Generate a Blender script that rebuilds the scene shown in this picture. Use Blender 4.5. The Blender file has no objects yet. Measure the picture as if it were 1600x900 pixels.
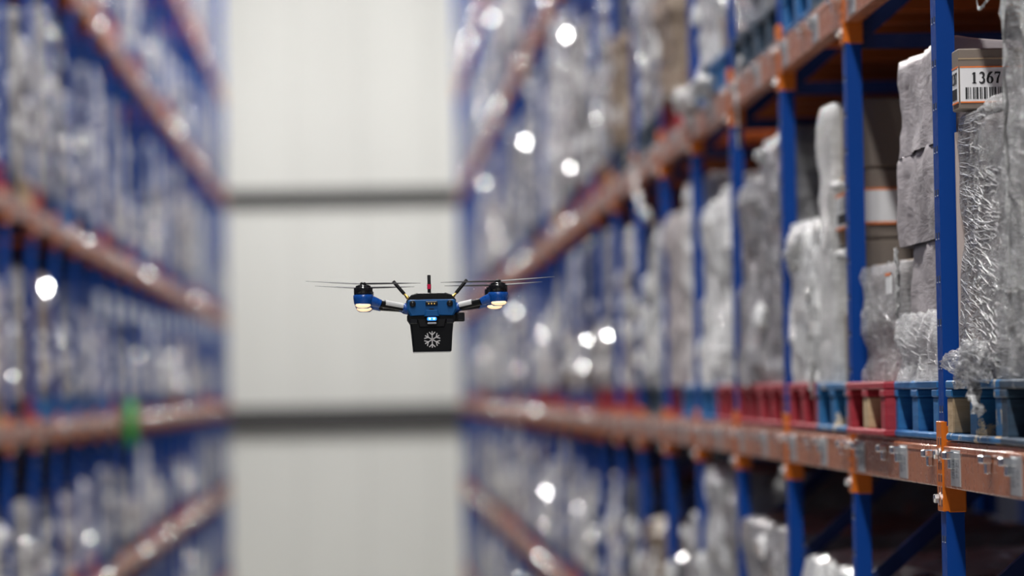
import bpy, bmesh, math, random
from mathutils import Vector, Matrix, noise
from mathutils.bvhtree import BVHTree

# ------------------------------------------------------------------ camera, world, light, exposure
scene = bpy.context.scene
COL = scene.collection
CAM_Z = 4.0
cam_data = bpy.data.cameras.new('camera')
cam = bpy.data.objects.new('camera', cam_data)
COL.objects.link(cam)
cam_data.sensor_width = 36.0
cam_data.lens = 135.0
cam_data.clip_end = 200.0
cam_data.dof.use_dof = True
cam_data.dof.focus_distance = 9.9
cam_data.dof.aperture_fstop = 1.75
# 135 mm lens, turned 2.2 degrees right of the aisle, 1.6 up, rolled 1 degree
_f = cam_data.lens / 36.0
_v = Vector((-230 / 1600 / _f, -163 / 1600 / _f, -1)).normalized()     # aisle direction in camera axes
_a = Vector((-.0175, 1, 0))
_u = (_a - _a.dot(_v) * _v).normalized()
_x = _v.cross(_u)
cam.matrix_world = Matrix.Translation((0, 0, CAM_Z)) @ Matrix((_x, _v, _u)).to_4x4()
scene.camera = cam

world = bpy.data.worlds.new('world')
scene.world = world
world.use_nodes = True
world.node_tree.nodes['Background'].inputs[0].default_value = (.80, .88, 1.0, 1)
world.node_tree.nodes['Background'].inputs[1].default_value = 0.20
vs = scene.view_settings
vs.view_transform = 'Standard'
vs.look = 'None'
vs.gamma = 1.0
vs.use_curve_mapping = False
vs.exposure = 0.0
LAMP_W = 240.0          # each ceiling luminaire
LAMP_COL = (1.0, .985, .95)
LAMP_Y = [-9 + 2.8 * i for i in range(24)] + [58.2]
END_LAMP_W = 190.0  # extra power added to the last lamp to brighten the end wall

# ------------------------------------------------------------------ measures (metres)
XR, XL = 1.504, -2.126          # aisle faces of the two racks
PITCH = 1.855
YR = [9.985 + PITCH * k for k in range(-1, 28)]
YL = [23.15 + PITCH * k for k in range(-1, 21)]
LEVELS = [1.25, 2.58, 3.845, 5.235, 7.10, 8.76]     # beam tops
BEAM_H = .12
RACK_H = 10.6
DEPTH = 1.05
CEIL = 12.6
WXL, WXR = -4.95, 4.65      # side walls, put close behind the racks to keep lamp light out
WALL_Y = 66.0
PAL_H = .156

# ------------------------------------------------------------------ materials
MATS = {}


def new_mat(name):
    m = bpy.data.materials.new(name)
    m.use_nodes = True
    MATS[name] = m
    nt = m.node_tree
    return m, nt, nt.nodes['Principled BSDF']


def plain(name, col, rough=.5, metal=0.0, spec=.5, coat=0.0, emit=None, es=0.0):
    m, nt, b = new_mat(name)
    b.inputs['Base Color'].default_value = (*col, 1)
    b.inputs['Roughness'].default_value = rough
    b.inputs['Metallic'].default_value = metal
    b.inputs['Specular IOR Level'].default_value = spec
    b.inputs['Coat Weight'].default_value = coat
    b.inputs['Coat Roughness'].default_value = .12
    if emit:
        b.inputs['Emission Color'].default_value = (*emit, 1)
        b.inputs['Emission Strength'].default_value = es
    return m


def coords(nt, scale=(1, 1, 1), rot=(0, 0, 0), kind='Object'):
    t = nt.nodes.new('ShaderNodeTexCoord')
    mp = nt.nodes.new('ShaderNodeMapping')
    mp.inputs['Scale'].default_value = scale
    mp.inputs['Rotation'].default_value = rot
    nt.links.new(t.outputs[kind], mp.inputs[0])
    return mp.outputs[0]


def noise_tex(nt, vec, scale, detail=3.0, rough=.55, dist=0.0):
    n = nt.nodes.new('ShaderNodeTexNoise')
    n.inputs['Scale'].default_value = scale
    n.inputs['Detail'].default_value = detail
    n.inputs['Roughness'].default_value = rough
    n.inputs['Distortion'].default_value = dist
    nt.links.new(vec, n.inputs['Vector'])
    return n.outputs['Fac']


def ramp(nt, fac, stops):
    r = nt.nodes.new('ShaderNodeValToRGB')
    while len(r.color_ramp.elements) < len(stops):
        r.color_ramp.elements.new(.5)
    for e, (p, c) in zip(r.color_ramp.elements, stops):
        e.position = p
        e.color = (*c, 1)
    nt.links.new(fac, r.inputs[0])
    return r.outputs['Color']


def bump(nt, bsdf, height, strength, dist=.01, sock='Normal', prev=None):
    b = nt.nodes.new('ShaderNodeBump')
    b.inputs['Strength'].default_value = strength
    b.inputs['Distance'].default_value = dist
    nt.links.new(height, b.inputs['Height'])
    if prev is not None:
        nt.links.new(prev, b.inputs['Normal'])
    if bsdf is not None:
        nt.links.new(b.outputs[0], bsdf.inputs[sock])
    return b.outputs[0]


def painted(name, col, wear, rough=.35, spec=.5, scale=9.0, amount=.62):
    """enamel with faint dirt and scuffs"""
    m, nt, b = new_mat(name)
    vec = coords(nt, (1, 1, 1))
    n1 = noise_tex(nt, vec, scale, 6, .65)
    c = ramp(nt, n1, [(.2, col), (amount, col), (min(.98, amount + .16), wear)])
    nt.links.new(c, b.inputs['Base Color'])
    n2 = noise_tex(nt, vec, scale * 3, 3)
    r = ramp(nt, n2, [(.3, (rough - .08,) * 3), (.7, (rough + .12,) * 3)])
    nt.links.new(r, b.inputs['Roughness'])
    b.inputs['Specular IOR Level'].default_value = spec
    return m


def chipped(name, paint, paint2, wood, amount):
    """pallet paint worn through to wood"""
    m, nt, b = new_mat(name)
    vec = coords(nt, (1, 1, 1), kind='Object')
    n1 = noise_tex(nt, vec, 7.0, 8, .7)
    n2 = noise_tex(nt, coords(nt, (2.5, 2.5, 14)), 4.0, 5, .6)
    base = ramp(nt, n2, [(.3, paint), (.75, paint2)])
    mask = ramp(nt, n1, [(amount, (0, 0, 0)), (amount + .05, (1, 1, 1))])
    mx = nt.nodes.new('ShaderNodeMix')
    mx.data_type = 'RGBA'
    nt.links.new(mask, mx.inputs['Factor'])
    nt.links.new(base, mx.inputs['A'])
    mx.inputs['B'].default_value = (*wood, 1)
    nt.links.new(mx.outputs['Result'], b.inputs['Base Color'])
    b.inputs['Roughness'].default_value = .6
    bump(nt, b, n2, .35, .006)
    return m


def wrapped(name, c1, c2, rough=.3, coat=.6, bstr=.5, scale=1.0, spec=.5, fine_coat=False, fine=.7):
    """goods seen through tight layers of stretch film: one surface, glossy and creased"""
    m, nt, b = new_mat(name)
    vec = coords(nt, (1, 1, 1))
    big = noise_tex(nt, coords(nt, (1.4, 1.4, 3.2)), 2.2 * scale, 4, .6)
    c = ramp(nt, big, [(.32, c1), (.68, c2)])
    nt.links.new(c, b.inputs['Base Color'])
    b.inputs['Roughness'].default_value = rough
    b.inputs['Specular IOR Level'].default_value = spec
    b.inputs['Coat Weight'].default_value = coat
    b.inputs['Coat Roughness'].default_value = .06
    cre = noise_tex(nt, coords(nt, (2.2, 2.2, 9), (.45, .5, 0)), 5.0 * scale, 5, .62, 1.2)
    fin = noise_tex(nt, coords(nt, (4, 4, 22), (-.5, -.55, 0)), 5.0 * scale, 3, .6, .6)
    p = bump(nt, None, cre, bstr, .035)
    n = bump(nt, b, fin, bstr * fine, .012, prev=p)
    if fine_coat:
        nt.links.new(n, b.inputs['Coat Normal'])
    return m


def film(name, tint, lo, hi, rough=.16, bstr=.9, scale=1.0):
    """a clear stretch film layer of its own"""
    m, nt, b = new_mat(name)
    out = nt.nodes['Material Output']
    b.inputs['Base Color'].default_value = (*tint, 1)
    b.inputs['Roughness'].default_value = rough
    b.inputs['Specular IOR Level'].default_value = .7
    cre = noise_tex(nt, coords(nt, (3, 3, 16), (.55, .62, 0)), 4.5 * scale, 5, .65, 1.5)
    fine = noise_tex(nt, coords(nt, (5, 5, 34), (-.6, -.7, 0)), 6.0 * scale, 4, .65, .8)
    p = bump(nt, None, cre, bstr, .03)
    bump(nt, b, fine, bstr, .012, prev=p)
    tr = nt.nodes.new('ShaderNodeBsdfTransparent')
    tr.inputs[0].default_value = (.93, .93, .94, 1)
    mix = nt.nodes.new('ShaderNodeMixShader')
    mul = nt.nodes.new('ShaderNodeMath')
    mul.operation = 'MULTIPLY'
    nt.links.new(cre, mul.inputs[0])
    nt.links.new(fine, mul.inputs[1])
    f = ramp(nt, mul.outputs[0], [(.14, (lo,) * 3), (.42, (hi,) * 3)])
    nt.links.new(f, mix.inputs[0])
    nt.links.new(tr.outputs[0], mix.inputs[1])
    nt.links.new(b.outputs[0], mix.inputs[2])
    nt.links.new(mix.outputs[0], out.inputs['Surface'])
    return m


# rack
painted('blue_enamel', (.001, .041, .235), (.008, .055, .24), .48, .13, 9, .74)
painted('dark_blue_enamel', (.006, .022, .12), (.02, .035, .13), .45, .4)
painted('orange_enamel', (.58, .135, .005), (.42, .12, .03), .38, .4, 12, .66)
painted('beam_enamel', (.37, .128, .058), (.30, .15, .09), .30, .5, 8, .60)
painted('rear_orange', (.58, .115, .016), (.45, .10, .03), .45, .4)
plain('zinc', (.82, .83, .84), .16, 1.0)
plain('plate_silver', (.52, .53, .55), .34, .55)
plain('print_grey', (.20, .21, .23), .5)
plain('slot_dark', (.02, .025, .05), .8)
plain('slot_edge', (.55, .58, .68), .3, .3)
# pallets
chipped('pallet_blue', (.003, .085, .27), (.012, .14, .36), (.50, .42, .30), .63)
chipped('pallet_blue_worn', (.003, .09, .25), (.012, .14, .34), (.62, .52, .38), .55)
chipped('pallet_dark', (.012, .022, .045), (.03, .07, .12), (.42, .42, .42), .60)
chipped('pallet_red', (.26, .008, .022), (.36, .02, .035), (.34, .17, .10), .66)
chipped('pallet_wood', (.42, .29, .16), (.55, .40, .25), (.30, .2, .12), .7)
# goods
wrapped('wrap_taupe', (.335, .300, .305), (.400, .365, .370), .36, .35, .22)
wrapped('wrap_smooth', (.36, .325, .34), (.42, .385, .40), .42, .08, .22, .35, .5, True, .25)
wrapped('wrap_grey', (.17, .165, .175), (.28, .275, .285), .28, .6, .55)
wrapped('wrap_bright', (.50, .50, .51), (.74, .74, .74), .30, .6, .5)
wrapped('wrap_white', (.30, .30, .32), (.54, .54, .56), .30, .6, .5)
wrapped('wrap_silver', (.13, .135, .165), (.29, .30, .34), .22, .8, .7)
wrapped('wrap_brown', (.15, .11, .08), (.24, .18, .13), .34, .5, .4)
wrapped('wrap_dark', (.015, .018, .03), (.055, .06, .08), .28, .6, .5)
wrapped('goods_content', (.20, .18, .18), (.34, .31, .31), .5, .1, .3, 1.6)
plain('crease_film', (.72, .72, .73), .14, spec=.8)
plain('glint_film', (.85, .85, .86), .07, .35, spec=1.0)  # whitened and part metallic so the added lumps read as bright glints
plain('carton', (.30, .215, .145), .62)
plain('carton_grey', (.185, .150, .125), .6)
plain('tape', (.36, .27, .18), .3)
plain('corner_board', (.46, .38, .36), .7)
film('clear_film', (.84, .84, .86), .12, .88, .15, 1.0)
film('clear_film_soft', (.80, .80, .82), .25, .75, .2, .6)
film('white_film', (.86, .86, .87), .62, .95, .2, .8)
plain('label_white', (.74, .74, .76), .45)
plain('label_orange', (.75, .19, .04), .5)
plain('ink', (.015, .015, .018), .5)
plain('green_plastic', (.015, .30, .06), .4)
# shell
plain('lamp_body', (.75, .75, .75), .5)
plain('lamp_diffuser', (.9, .9, .9), .5, emit=(1, .985, .95), es=12)

m, nt, b = new_mat('wall_panel')
n = noise_tex(nt, coords(nt, (.25, 1, .08)), 2.0, 3)
nt.links.new(ramp(nt, n, [(.3, (.80, .80, .77)), (.7, (.86, .86, .83))]), b.inputs['Base Color'])
b.inputs['Roughness'].default_value = .55
plain('rail_grey', (.055, .053, .055), .6)
plain('side_wall_shade', (.045, .05, .085), .7)  # shade put into the colour: dark navy stands for unlit racks behind
plain('ceiling_white', (.62, .62, .62), .8)
m, nt, b = new_mat('floor_concrete')
n = noise_tex(nt, coords(nt), 1.2, 6, .6)
nt.links.new(ramp(nt, n, [(.3, (.38, .37, .33)), (.7, (.50, .49, .45))]), b.inputs['Base Color'])
b.inputs['Roughness'].default_value = .35
# drone
painted('drone_blue', (.004, .068, .215), (.006, .075, .23), .45, .25, 30, .7)
painted('drone_blue_bright', (.003, .06, .29), (.006, .07, .30), .28, .45, 30, .7)
plain('drone_black', (.006, .006, .007), .45, spec=.2)
plain('drone_black_gloss', (.008, .008, .010), .18)
plain('drone_vent', (.003, .003, .004), .7)
plain('box_black', (.004, .0045, .0055), .55, spec=.12)
plain('arm_grey', (.42, .42, .44), .42)
plain('arm_white', (.66, .66, .66), .40)
plain('brass', (.62, .40, .10), .3, 1.0)
plain('antenna_red', (.62, .005, .06), .45)
plain('propeller_grey', (.13, .13, .135), .7, spec=.2)
plain('lamp_warm', (.9, .75, .55), .4, emit=(1.0, .62, .34), es=1.0)
plain('led_blue', (.02, .12, .4), .3, emit=(.02, .28, 1.0), es=1.3)
plain('led_core', (.5, .7, 1), .3, emit=(.22, .62, 1.0), es=2.4)
plain('led_amber', (.6, .4, .1), .3, emit=(1.0, .55, .12), es=.8)
plain('snowflake_print', (.55, .53, .54), .55)


# ------------------------------------------------------------------ mesh building
class MB:
    def __init__(s):
        s.v, s.f, s.m, s.sm = [], [], [], []
        s.mats = []

    def mi(s, mat):
        if mat not in s.mats:
            s.mats.append(mat)
        return s.mats.index(mat)

    def add(s, vs, fs, mat, smooth=False):
        o = len(s.v)
        s.v += [tuple(p) for p in vs]
        k = s.mi(mat)
        for f in fs:
            s.f.append(tuple(i + o for i in f))
            s.m.append(k)
            s.sm.append(smooth)

    def box(s, x0, x1, y0, y1, z0, z1, mat, c=0.0, xf=None):
        """box; c > 0 chamfers every edge"""
        if c <= 0:
            vs = [(x, y, z) for x in (x0, x1) for y in (y0, y1) for z in (z0, z1)]
            fs = [(0, 1, 3, 2), (4, 6, 7, 5), (0, 4, 5, 1), (2, 3, 7, 6), (0, 2, 6, 4), (1, 5, 7, 3)]
        else:
            vs, idx = [], {}
            X, Y, Z = (x0, x1), (y0, y1), (z0, z1)
            for i in (0, 1):
                for j in (0, 1):
                    for k in (0, 1):
                        sx, sy, sz = (1 - 2 * i) * c, (1 - 2 * j) * c, (1 - 2 * k) * c
                        for a, q in enumerate(((0, 1, 1), (1, 0, 1), (1, 1, 0))):
                            idx[i, j, k, a] = len(vs)
                            vs.append((X[i] + sx * q[0], Y[j] + sy * q[1], Z[k] + sz * q[2]))
            fs = []
            for a, oth in ((0, (1, 2)), (1, (2, 0)), (2, (0, 1))):
                for e in (0, 1):
                    def key(p, q):
                        t = [0, 0, 0]
                        t[a] = e
                        t[oth[0]], t[oth[1]] = p, q
                        return idx[t[0], t[1], t[2], a]
                    quad = [key(0, 0), key(1, 0), key(1, 1), key(0, 1)]
                    fs.append(tuple(quad if e else quad[::-1]))
            for a in range(3):
                b_, c_ = (a + 1) % 3, (a + 2) % 3
                for p in (0, 1):
                    for q in (0, 1):
                        t0, t1 = [0, 0, 0], [0, 0, 0]
                        t0[b_] = t1[b_] = p
                        t0[c_] = t1[c_] = q
                        t1[a] = 1
                        quad = [idx[(*t0, b_)], idx[(*t1, b_)], idx[(*t1, c_)], idx[(*t0, c_)]]
                        fs.append(tuple(quad if p == q else quad[::-1]))
            for i in (0, 1):
                for j in (0, 1):
                    for k in (0, 1):
                        t = (idx[i, j, k, 0], idx[i, j, k, 1], idx[i, j, k, 2])
                        fs.append(t if (i + j + k) % 2 else t[::-1])
        if xf is not None:
            vs = [xf @ Vector(p) for p in vs]
        s.add(vs, fs, mat)
        return s

    def tube(s, pts, rad, mat, n=8, caps=True, smooth=True):
        pts = [Vector(p) for p in pts]
        rad = rad if isinstance(rad, (list, tuple)) else [rad] * len(pts)
        vs, fs = [], []
        up = None
        for i, p in enumerate(pts):
            d = (pts[min(i + 1, len(pts) - 1)] - pts[max(i - 1, 0)]).normalized()
            if up is None:
                up = Vector((0, 0, 1)) if abs(d.z) < .9 else Vector((1, 0, 0))
            a = d.cross(up).normalized()
            b_ = a.cross(d).normalized()
            up = b_
            for k in range(n):
                t = 2 * math.pi * k / n
                vs.append(p + (a * math.cos(t) + b_ * math.sin(t)) * rad[i])
        for i in range(len(pts) - 1):
            for k in range(n):
                k2 = (k + 1) % n
                fs.append((i * n + k, i * n + k2, (i + 1) * n + k2, (i + 1) * n + k))
        s.add(vs, fs, mat, smooth)
        if caps:
            s.add(vs[:n], [tuple(range(n))[::-1]], mat)
            s.add(vs[-n:], [tuple(range(n))], mat)
        return s

    def lathe(s, prof, mat, c=(0, 0, 0), n=24, axis='Z', sx=1.0, sy=1.0, smooth=True):
        """prof: (radius, height) pairs"""
        vs, fs = [], []
        for (rr, h) in prof:
            for k in range(n):
                t = 2 * math.pi * k / n
                p = (rr * math.cos(t) * sx, rr * math.sin(t) * sy, h)
                if axis == 'Y':
                    p = (p[0], h, p[1])
                vs.append((p[0] + c[0], p[1] + c[1], p[2] + c[2]))
        for i in range(len(prof) - 1):
            for k in range(n):
                k2 = (k + 1) % n
                q = (i * n + k, i * n + k2, (i + 1) * n + k2, (i + 1) * n + k)
                fs.append(q if axis == 'Z' else q[::-1])
        s.add(vs, fs, mat, smooth)
        return s

    def prism(s, poly, y0, y1, mat, c=0.0):
        """outline in x/z carried from y0 to y1 (y0 nearer), front edge chamfered by c"""
        n = len(poly)
        cx = sum(p[0] for p in poly) / n
        cz = sum(p[1] for p in poly) / n

        def ins(p, d):
            v = Vector((p[0] - cx, p[1] - cz))
            v -= v.normalized() * d
            return (cx + v.x, cz + v.y)
        rings = [[(ins(p, c), y0) for p in poly], [(p, y0 + c) for p in poly], [(p, y1) for p in poly]]
        if c <= 0:
            rings = rings[1:]
        vs = [(q[0], y, q[1]) for rg in rings for (q, y) in rg]
        fs = []
        for i in range(len(rings) - 1):
            for k in range(n):
                k2 = (k + 1) % n
                fs.append((i * n + k, i * n + k2, (i + 1) * n + k2, (i + 1) * n + k))
        fs.append(tuple(range(n))[::-1])
        fs.append(tuple(range((len(rings) - 1) * n, len(rings) * n)))
        s.add(vs, fs, mat)
        return s

    def mesh(s, name):
        me = bpy.data.meshes.new(name)
        me.from_pydata(s.v, [], s.f)
        for mt in s.mats:
            me.materials.append(MATS[mt])
        me.polygons.foreach_set('material_index', s.m)
        me.polygons.foreach_set('use_smooth', s.sm)
        bm = bmesh.new()
        bm.from_mesh(me)
        bmesh.ops.recalc_face_normals(bm, faces=bm.faces)
        bm.to_mesh(me)
        bm.free()
        me.update()
        return me


def link(name, me, parent=None, loc=(0, 0, 0), rz=0.0):
    o = bpy.data.objects.new(name, me)
    COL.objects.link(o)
    o.location = loc
    o.rotation_euler = (0, 0, rz)
    if parent is not None:
        o.parent = parent
    return o


def build(mb, name, parent=None, loc=(0, 0, 0), rz=0.0):
    return link(name, mb.mesh(name), parent, loc, rz)


def tag(o, label, cat, group=None, kind=None):
    if label:
        o['label'] = label
    if cat:
        o['category'] = cat
    if group:
        o['group'] = group
    if kind:
        o['kind'] = kind
    return o


def thing(name, label, cat, loc=(0, 0, 0), group=None):
    return tag(link(name, None, None, loc), label, cat, group)


def structure(mb, name, parent=None):
    o = build(mb, name, parent)
    o['kind'] = 'structure'
    return o


def box_of(mat, *a, c=0.0):
    return MB().box(*a, mat, c)


ONES = 'zero first second third fourth fifth sixth seventh eighth ninth tenth eleventh twelfth thirteenth fourteenth fifteenth sixteenth seventeenth eighteenth nineteenth'.split()
TENS = {2: 'twent', 3: 'thirt', 4: 'fort', 5: 'fift', 6: 'sixt'}


def ordinal(n):
    if n < 20:
        return ONES[n]
    t, u = divmod(n, 10)
    return TENS[t] + ('ieth' if u == 0 else 'y-' + ONES[u])


# ------------------------------------------------------------------ the hall
structure(box_of('floor_concrete', WXL - .2, WXR + .2, -12, WALL_Y + .2, -.2, 0), 'floor')
structure(box_of('ceiling_white', WXL - .2, WXR + .2, -12, WALL_Y + .2, CEIL, CEIL + .15), 'ceiling')
structure(box_of('side_wall_shade', WXL - .2, WXL, -12, WALL_Y, 0, CEIL), 'wall_left')
structure(box_of('side_wall_shade', WXR, WXR + .2, -12, WALL_Y, 0, CEIL), 'wall_right')
wb = structure(box_of('side_wall_shade', WXL, WXR, WALL_Y + .08, WALL_Y + .2, 0, CEIL), 'wall_back')
pm = box_of('wall_panel', -.570, .570, WALL_Y, WALL_Y + .08, 0, CEIL, c=.004).mesh('panel')
for i in range(8):
    link('panel', pm, wb, (-4.585 + i * 1.145 + .57, 0, 0))
structure(box_of('rail_grey', -4.5, 4.4, WALL_Y - .16, WALL_Y, 7.36 - .14, 7.36 + .14, c=.02), 'trim_1')
structure(box_of('rail_grey', -4.5, 4.4, WALL_Y - .20, WALL_Y, 3.56 - .215, 3.56 + .215, c=.02), 'trim_2')

# ceiling luminaires
lm_body = box_of('lamp_body', -.17, .17, -.75, .75, .03, .11, c=.01).mesh('housing')
lm_diff = box_of('lamp_diffuser', -.15, .15, -.72, .72, .0, .03).mesh('diffuser')
lm_rod = MB().tube([(0, -.5, .11), (0, -.5, 1.0)], .012, 'lamp_body', 6).tube([(0, .5, .11), (0, .5, 1.0)], .012, 'lamp_body', 6).mesh('hanger')
for i, y in enumerate(LAMP_Y):
    t = thing('ceiling_light', 'long white ceiling light above the aisle, %s from the near end' % ordinal(i + 1), 'light',
              (-.3, y, CEIL - 1.0), 'ceiling lights in a row above the aisle')
    link('housing', lm_body, t)
    link('diffuser', lm_diff, t)
    link('hanger', lm_rod, t)
    ld = bpy.data.lights.new('lamp', 'AREA')
    ld.shape = 'RECTANGLE'
    ld.size, ld.size_y = .30, 1.2
    ld.energy = LAMP_W + (END_LAMP_W if y > 57 else 0)
    ld.color = LAMP_COL
    lo = bpy.data.objects.new('lamp', ld)
    COL.objects.link(lo)
    lo.location = (-.3, y, CEIL - 1.02)
    if y > 57:      # invented tilt and extra power on the last one, to brighten the end wall
        t.rotation_euler = (math.radians(62), 0, 0)
        t.location.z -= .3
        lo.location = (-.3, y + .03, CEIL - 1.33)
        lo.rotation_euler = (math.radians(62), 0, 0)

# ------------------------------------------------------------------ pallet racks
BOLT = MB()
BOLT.lathe([(0, -.016), (.011, -.016), (.013, -.013), (.013, 0), (.0001, 0)], 'zinc', n=6, axis='Y', smooth=False)
BOLT.lathe([(.018, -.003), (.018, 0)], 'zinc', n=12, axis='Y')


def turned(mb):     # bolt axis from -Y to -X
    o = MB()
    o.v = [(p[1], -p[0], p[2]) for p in mb.v]
    o.f, o.m, o.sm, o.mats = mb.f, mb.m, mb.sm, mb.mats
    return o


bolt_me = turned(BOLT).mesh('bolt')
clip_mb = MB().box(-.026, 0, -.032, .032, -.010, .010, 'zinc', .003)
clip_mb.box(-.014, 0, -.016, .016, -.034, .0, 'zinc', .002)
clip_me = clip_mb.mesh('bolt')
plate_mb = MB().box(-.003, 0, -.075, .075, -.046, .046, 'plate_silver')
for w, g in ((.004, 0), (.002, .007), (.005, .012), (.003, .021), (.002, .027), (.005, .033), (.003, .042)):
    plate_mb.box(-.0036, -.003, .005, .055, -.026 + g, -.026 + g + w, 'print_grey')
for g in (-.022, -.008, .006):
    plate_mb.box(-.0036, -.003, -.045, -.015, g, g + .009, 'print_grey')
plate_me = plate_mb.mesh('label_plate')


def make_rack(label, side, xf, ys, near_bays):
    """side +1: rack to the right of the aisle, its depth running to +x"""
    root = thing('pallet_rack', label, 'rack', (xf, ys[0], 0))
    d = side

    def bx(mat, a0, a1, y0, y1, z0, z1, c=0.0, mb=None):
        mb = mb or MB()
        xa, xb = sorted((a0 * d, a1 * d))
        return mb.box(xa, xb, y0, y1, z0, z1, mat, c)
    # upright: open channel with its perforated web towards the aisle
    up = MB()
    bx('blue_enamel', 0, .004, -.045, .045, 0, RACK_H, mb=up)
    bx('blue_enamel', .004, .048, -.045, -.041, 0, RACK_H, mb=up)
    bx('blue_enamel', .004, .048, .041, .045, 0, RACK_H, mb=up)
    bx('blue_enamel', .044, .048, -.041, -.028, 0, RACK_H, mb=up)
    bx('blue_enamel', .044, .048, .028, .041, 0, RACK_H, mb=up)
    up_me = up.mesh('upright')
    foot_me = bx('orange_enamel', -.03, .11, -.08, .08, 0, .012, c=.003).mesh('foot_plate')
    # slots punched in the web
    sl = MB()
    z = .2
    while z < RACK_H - .1:
        for yy in (-.022, .018):
            bx('slot_dark', -.0012, 0, yy - .007, yy + .007, z - .007, z + .008, mb=sl)
            bx('slot_edge', -.0013, 0, yy - .005, yy + .007, z - .010, z - .007, mb=sl)
        z += .113
    slots_me = sl.mesh('slots')
    # sleeve that carries the beams at an upright, with a slotted plate towards the aisle
    cn = MB()
    bx('orange_enamel', .006, .054, -.049, .049, -.185, .040, .003, cn)
    bx('orange_enamel', -.008, .008, -.046, .046, -.183, .052, .002, cn)
    zz = -.17
    while zz < .02:
        for yy in (-.028, .012):
            bx('slot_dark', -.0086, -.004, yy - .007, yy + .007, zz, zz + .018, mb=cn)
            bx('plate_silver', -.0088, -.004, yy - .007, yy + .007, zz + .018, zz + .021, mb=cn)
        zz += .032
    cn_me = cn.mesh('beam_connector')
    # box beam with a stepped lip
    L2 = PITCH / 2 - .047
    bm_ = MB()
    bx('beam_enamel', -.004, .046, -L2, L2, -BEAM_H, -.012, .003, bm_)
    bx('beam_enamel', .004, .046, -L2, L2, -.012, 0, .002, bm_)
    bx('beam_enamel', -.0055, -.004, -L2, L2, -.028, -.025, mb=bm_)
    bm_me = bm_.mesh('beam')
    rb_me = bx('rear_orange', DEPTH - .05, DEPTH, -L2, L2, -BEAM_H, 0, .003).mesh('rear_beam')
    sb = MB()
    bx('rear_orange', .047, DEPTH - .05, -.03, .03, -.055, -.004, .003, sb)
    sb_me = sb.mesh('support_bar')
    strut_me = bx('dark_blue_enamel', .05, DEPTH - .05, -.02, .02, -.022, .022).mesh('strut')
    dg = MB()
    h = .80
    a = math.atan2(h, DEPTH - .12)
    ln = math.hypot(h, DEPTH - .12)
    xfm = Matrix.Translation((.06 * d, 0, 0)) @ Matrix.Rotation(-a if d > 0 else math.pi + a, 4, 'Y')
    dg.box(0, ln, -.018, .018, -.024, .024, 'dark_blue_enamel', xf=xfm)
    diag_me = dg.mesh('diagonal_brace')
    y0 = ys[0]
    far_bolts = MB()
    brnd = random.Random(3)
    far_plates = MB()
    for k, y in enumerate(ys):
        u = link('upright', up_me, root, (0, y - y0, 0))
        if k <= 5 and d > 0:
            s_ = link('slots', slots_me, u)
            s_['kind'] = 'stuff'
        link('foot_plate', foot_me, u)
        if k <= near_bays + 6:
            r = link('rear_upright', up_me, root, (d * DEPTH, y - y0, 0))
            r.rotation_euler = (0, 0, math.pi)
            for zb in (1.66, 3.36, 5.06, 6.76, 8.46):
                link('strut', strut_me, root, (0, y - y0, zb))
                link('diagonal_brace', diag_me, root, (0, y - y0, zb + .03))
        for lv in LEVELS:
            c = link('beam_connector', cn_me, root, (0, y - y0, lv))
            if k <= near_bays and 2 < lv < 6:
                for (dx, dy, dz) in ((-.008, .0, -.035), (-.008, .01, -.150)):
                    bo = link('bolt', bolt_me, c, (dx * d, dy, dz))
                    bo.scale = (d, 1, 1)
    for k in range(len(ys) - 1):
        yc = (ys[k] + ys[k + 1]) / 2 - y0
        for lv in LEVELS:
            b = link('beam', bm_me, root, (0, yc, lv))
            near = k <= near_bays and 3 < lv < 6
            spots = [-.77, -.16, .13, .71]
            plates = [-.24, .67]
            if near:
                for s_ in spots:
                    link('bolt', clip_me, b, (-.004 * d, s_, -.034)).scale = (d, 1, 1)
                for s_ in plates:
                    link('label_plate', plate_me, b, (-.0042 * d, s_, -.066)).scale = (d, 1, 1)
            else:
                for s_ in spots:
                    far_bolts.box(-.016, .016, -.034, .034, -.016, .016, 'zinc', .0085,
                                  Matrix.Translation((-.018 * d, yc + s_, lv - .036)) @ Matrix.Rotation(math.radians(brnd.uniform(-35, 35)), 4, 'Z') @ Matrix.Rotation(math.radians(brnd.uniform(-12, 12)), 4, 'X'))
                for s_ in plates:
                    bx('plate_silver', -.007, -.004, yc + s_ - .075, yc + s_ + .075, lv - .114, lv - .016, mb=far_plates)
            if k <= near_bays + 2 and 2 < lv < 8:
                link('rear_beam', rb_me, root, (0, yc, lv))
                for s_ in (-.62, -.22, .22, .62):
                    link('support_bar', sb_me, root, (0, yc + s_, lv))
    o = build(far_bolts, 'bolts', root)
    o['kind'] = 'stuff'
    o = build(far_plates, 'label_plates', root)
    o['kind'] = 'stuff'
    return root


make_rack('blue and orange pallet rack along the right side of the aisle', 1, XR, YR, 8)
make_rack('blue and orange pallet rack along the left side of the aisle', -1, XL, YL, 2)


def back_rack(label, x, ys):
    """next row standing back to back with the aisle racks: bare frames in the dark"""
    root = thing('pallet_rack', label, 'rack', (x, ys[0], 0))
    up_me = box_of('blue_enamel', -.03, .03, -.05, .05, 0, RACK_H).mesh('upright')
    be = box_of('rear_orange', -.025, .025, -PITCH / 2 + .05, PITCH / 2 - .05, -BEAM_H, 0, c=.003).mesh('beam')
    for k, y in enumerate(ys):
        link('upright', up_me, root, (0, y - ys[0], 0))
        if k:
            for lv in LEVELS:
                link('beam', be, root, (0, y - ys[0] - PITCH / 2, lv))
    return root


back_rack('dark pallet rack row behind the right hand rack', XR + 2.4, [11.5 + PITCH * k for k in range(16)])
back_rack('dark pallet rack row behind the left hand rack', XL - 2.4, [28 + PITCH * k for k in range(12)])

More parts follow.
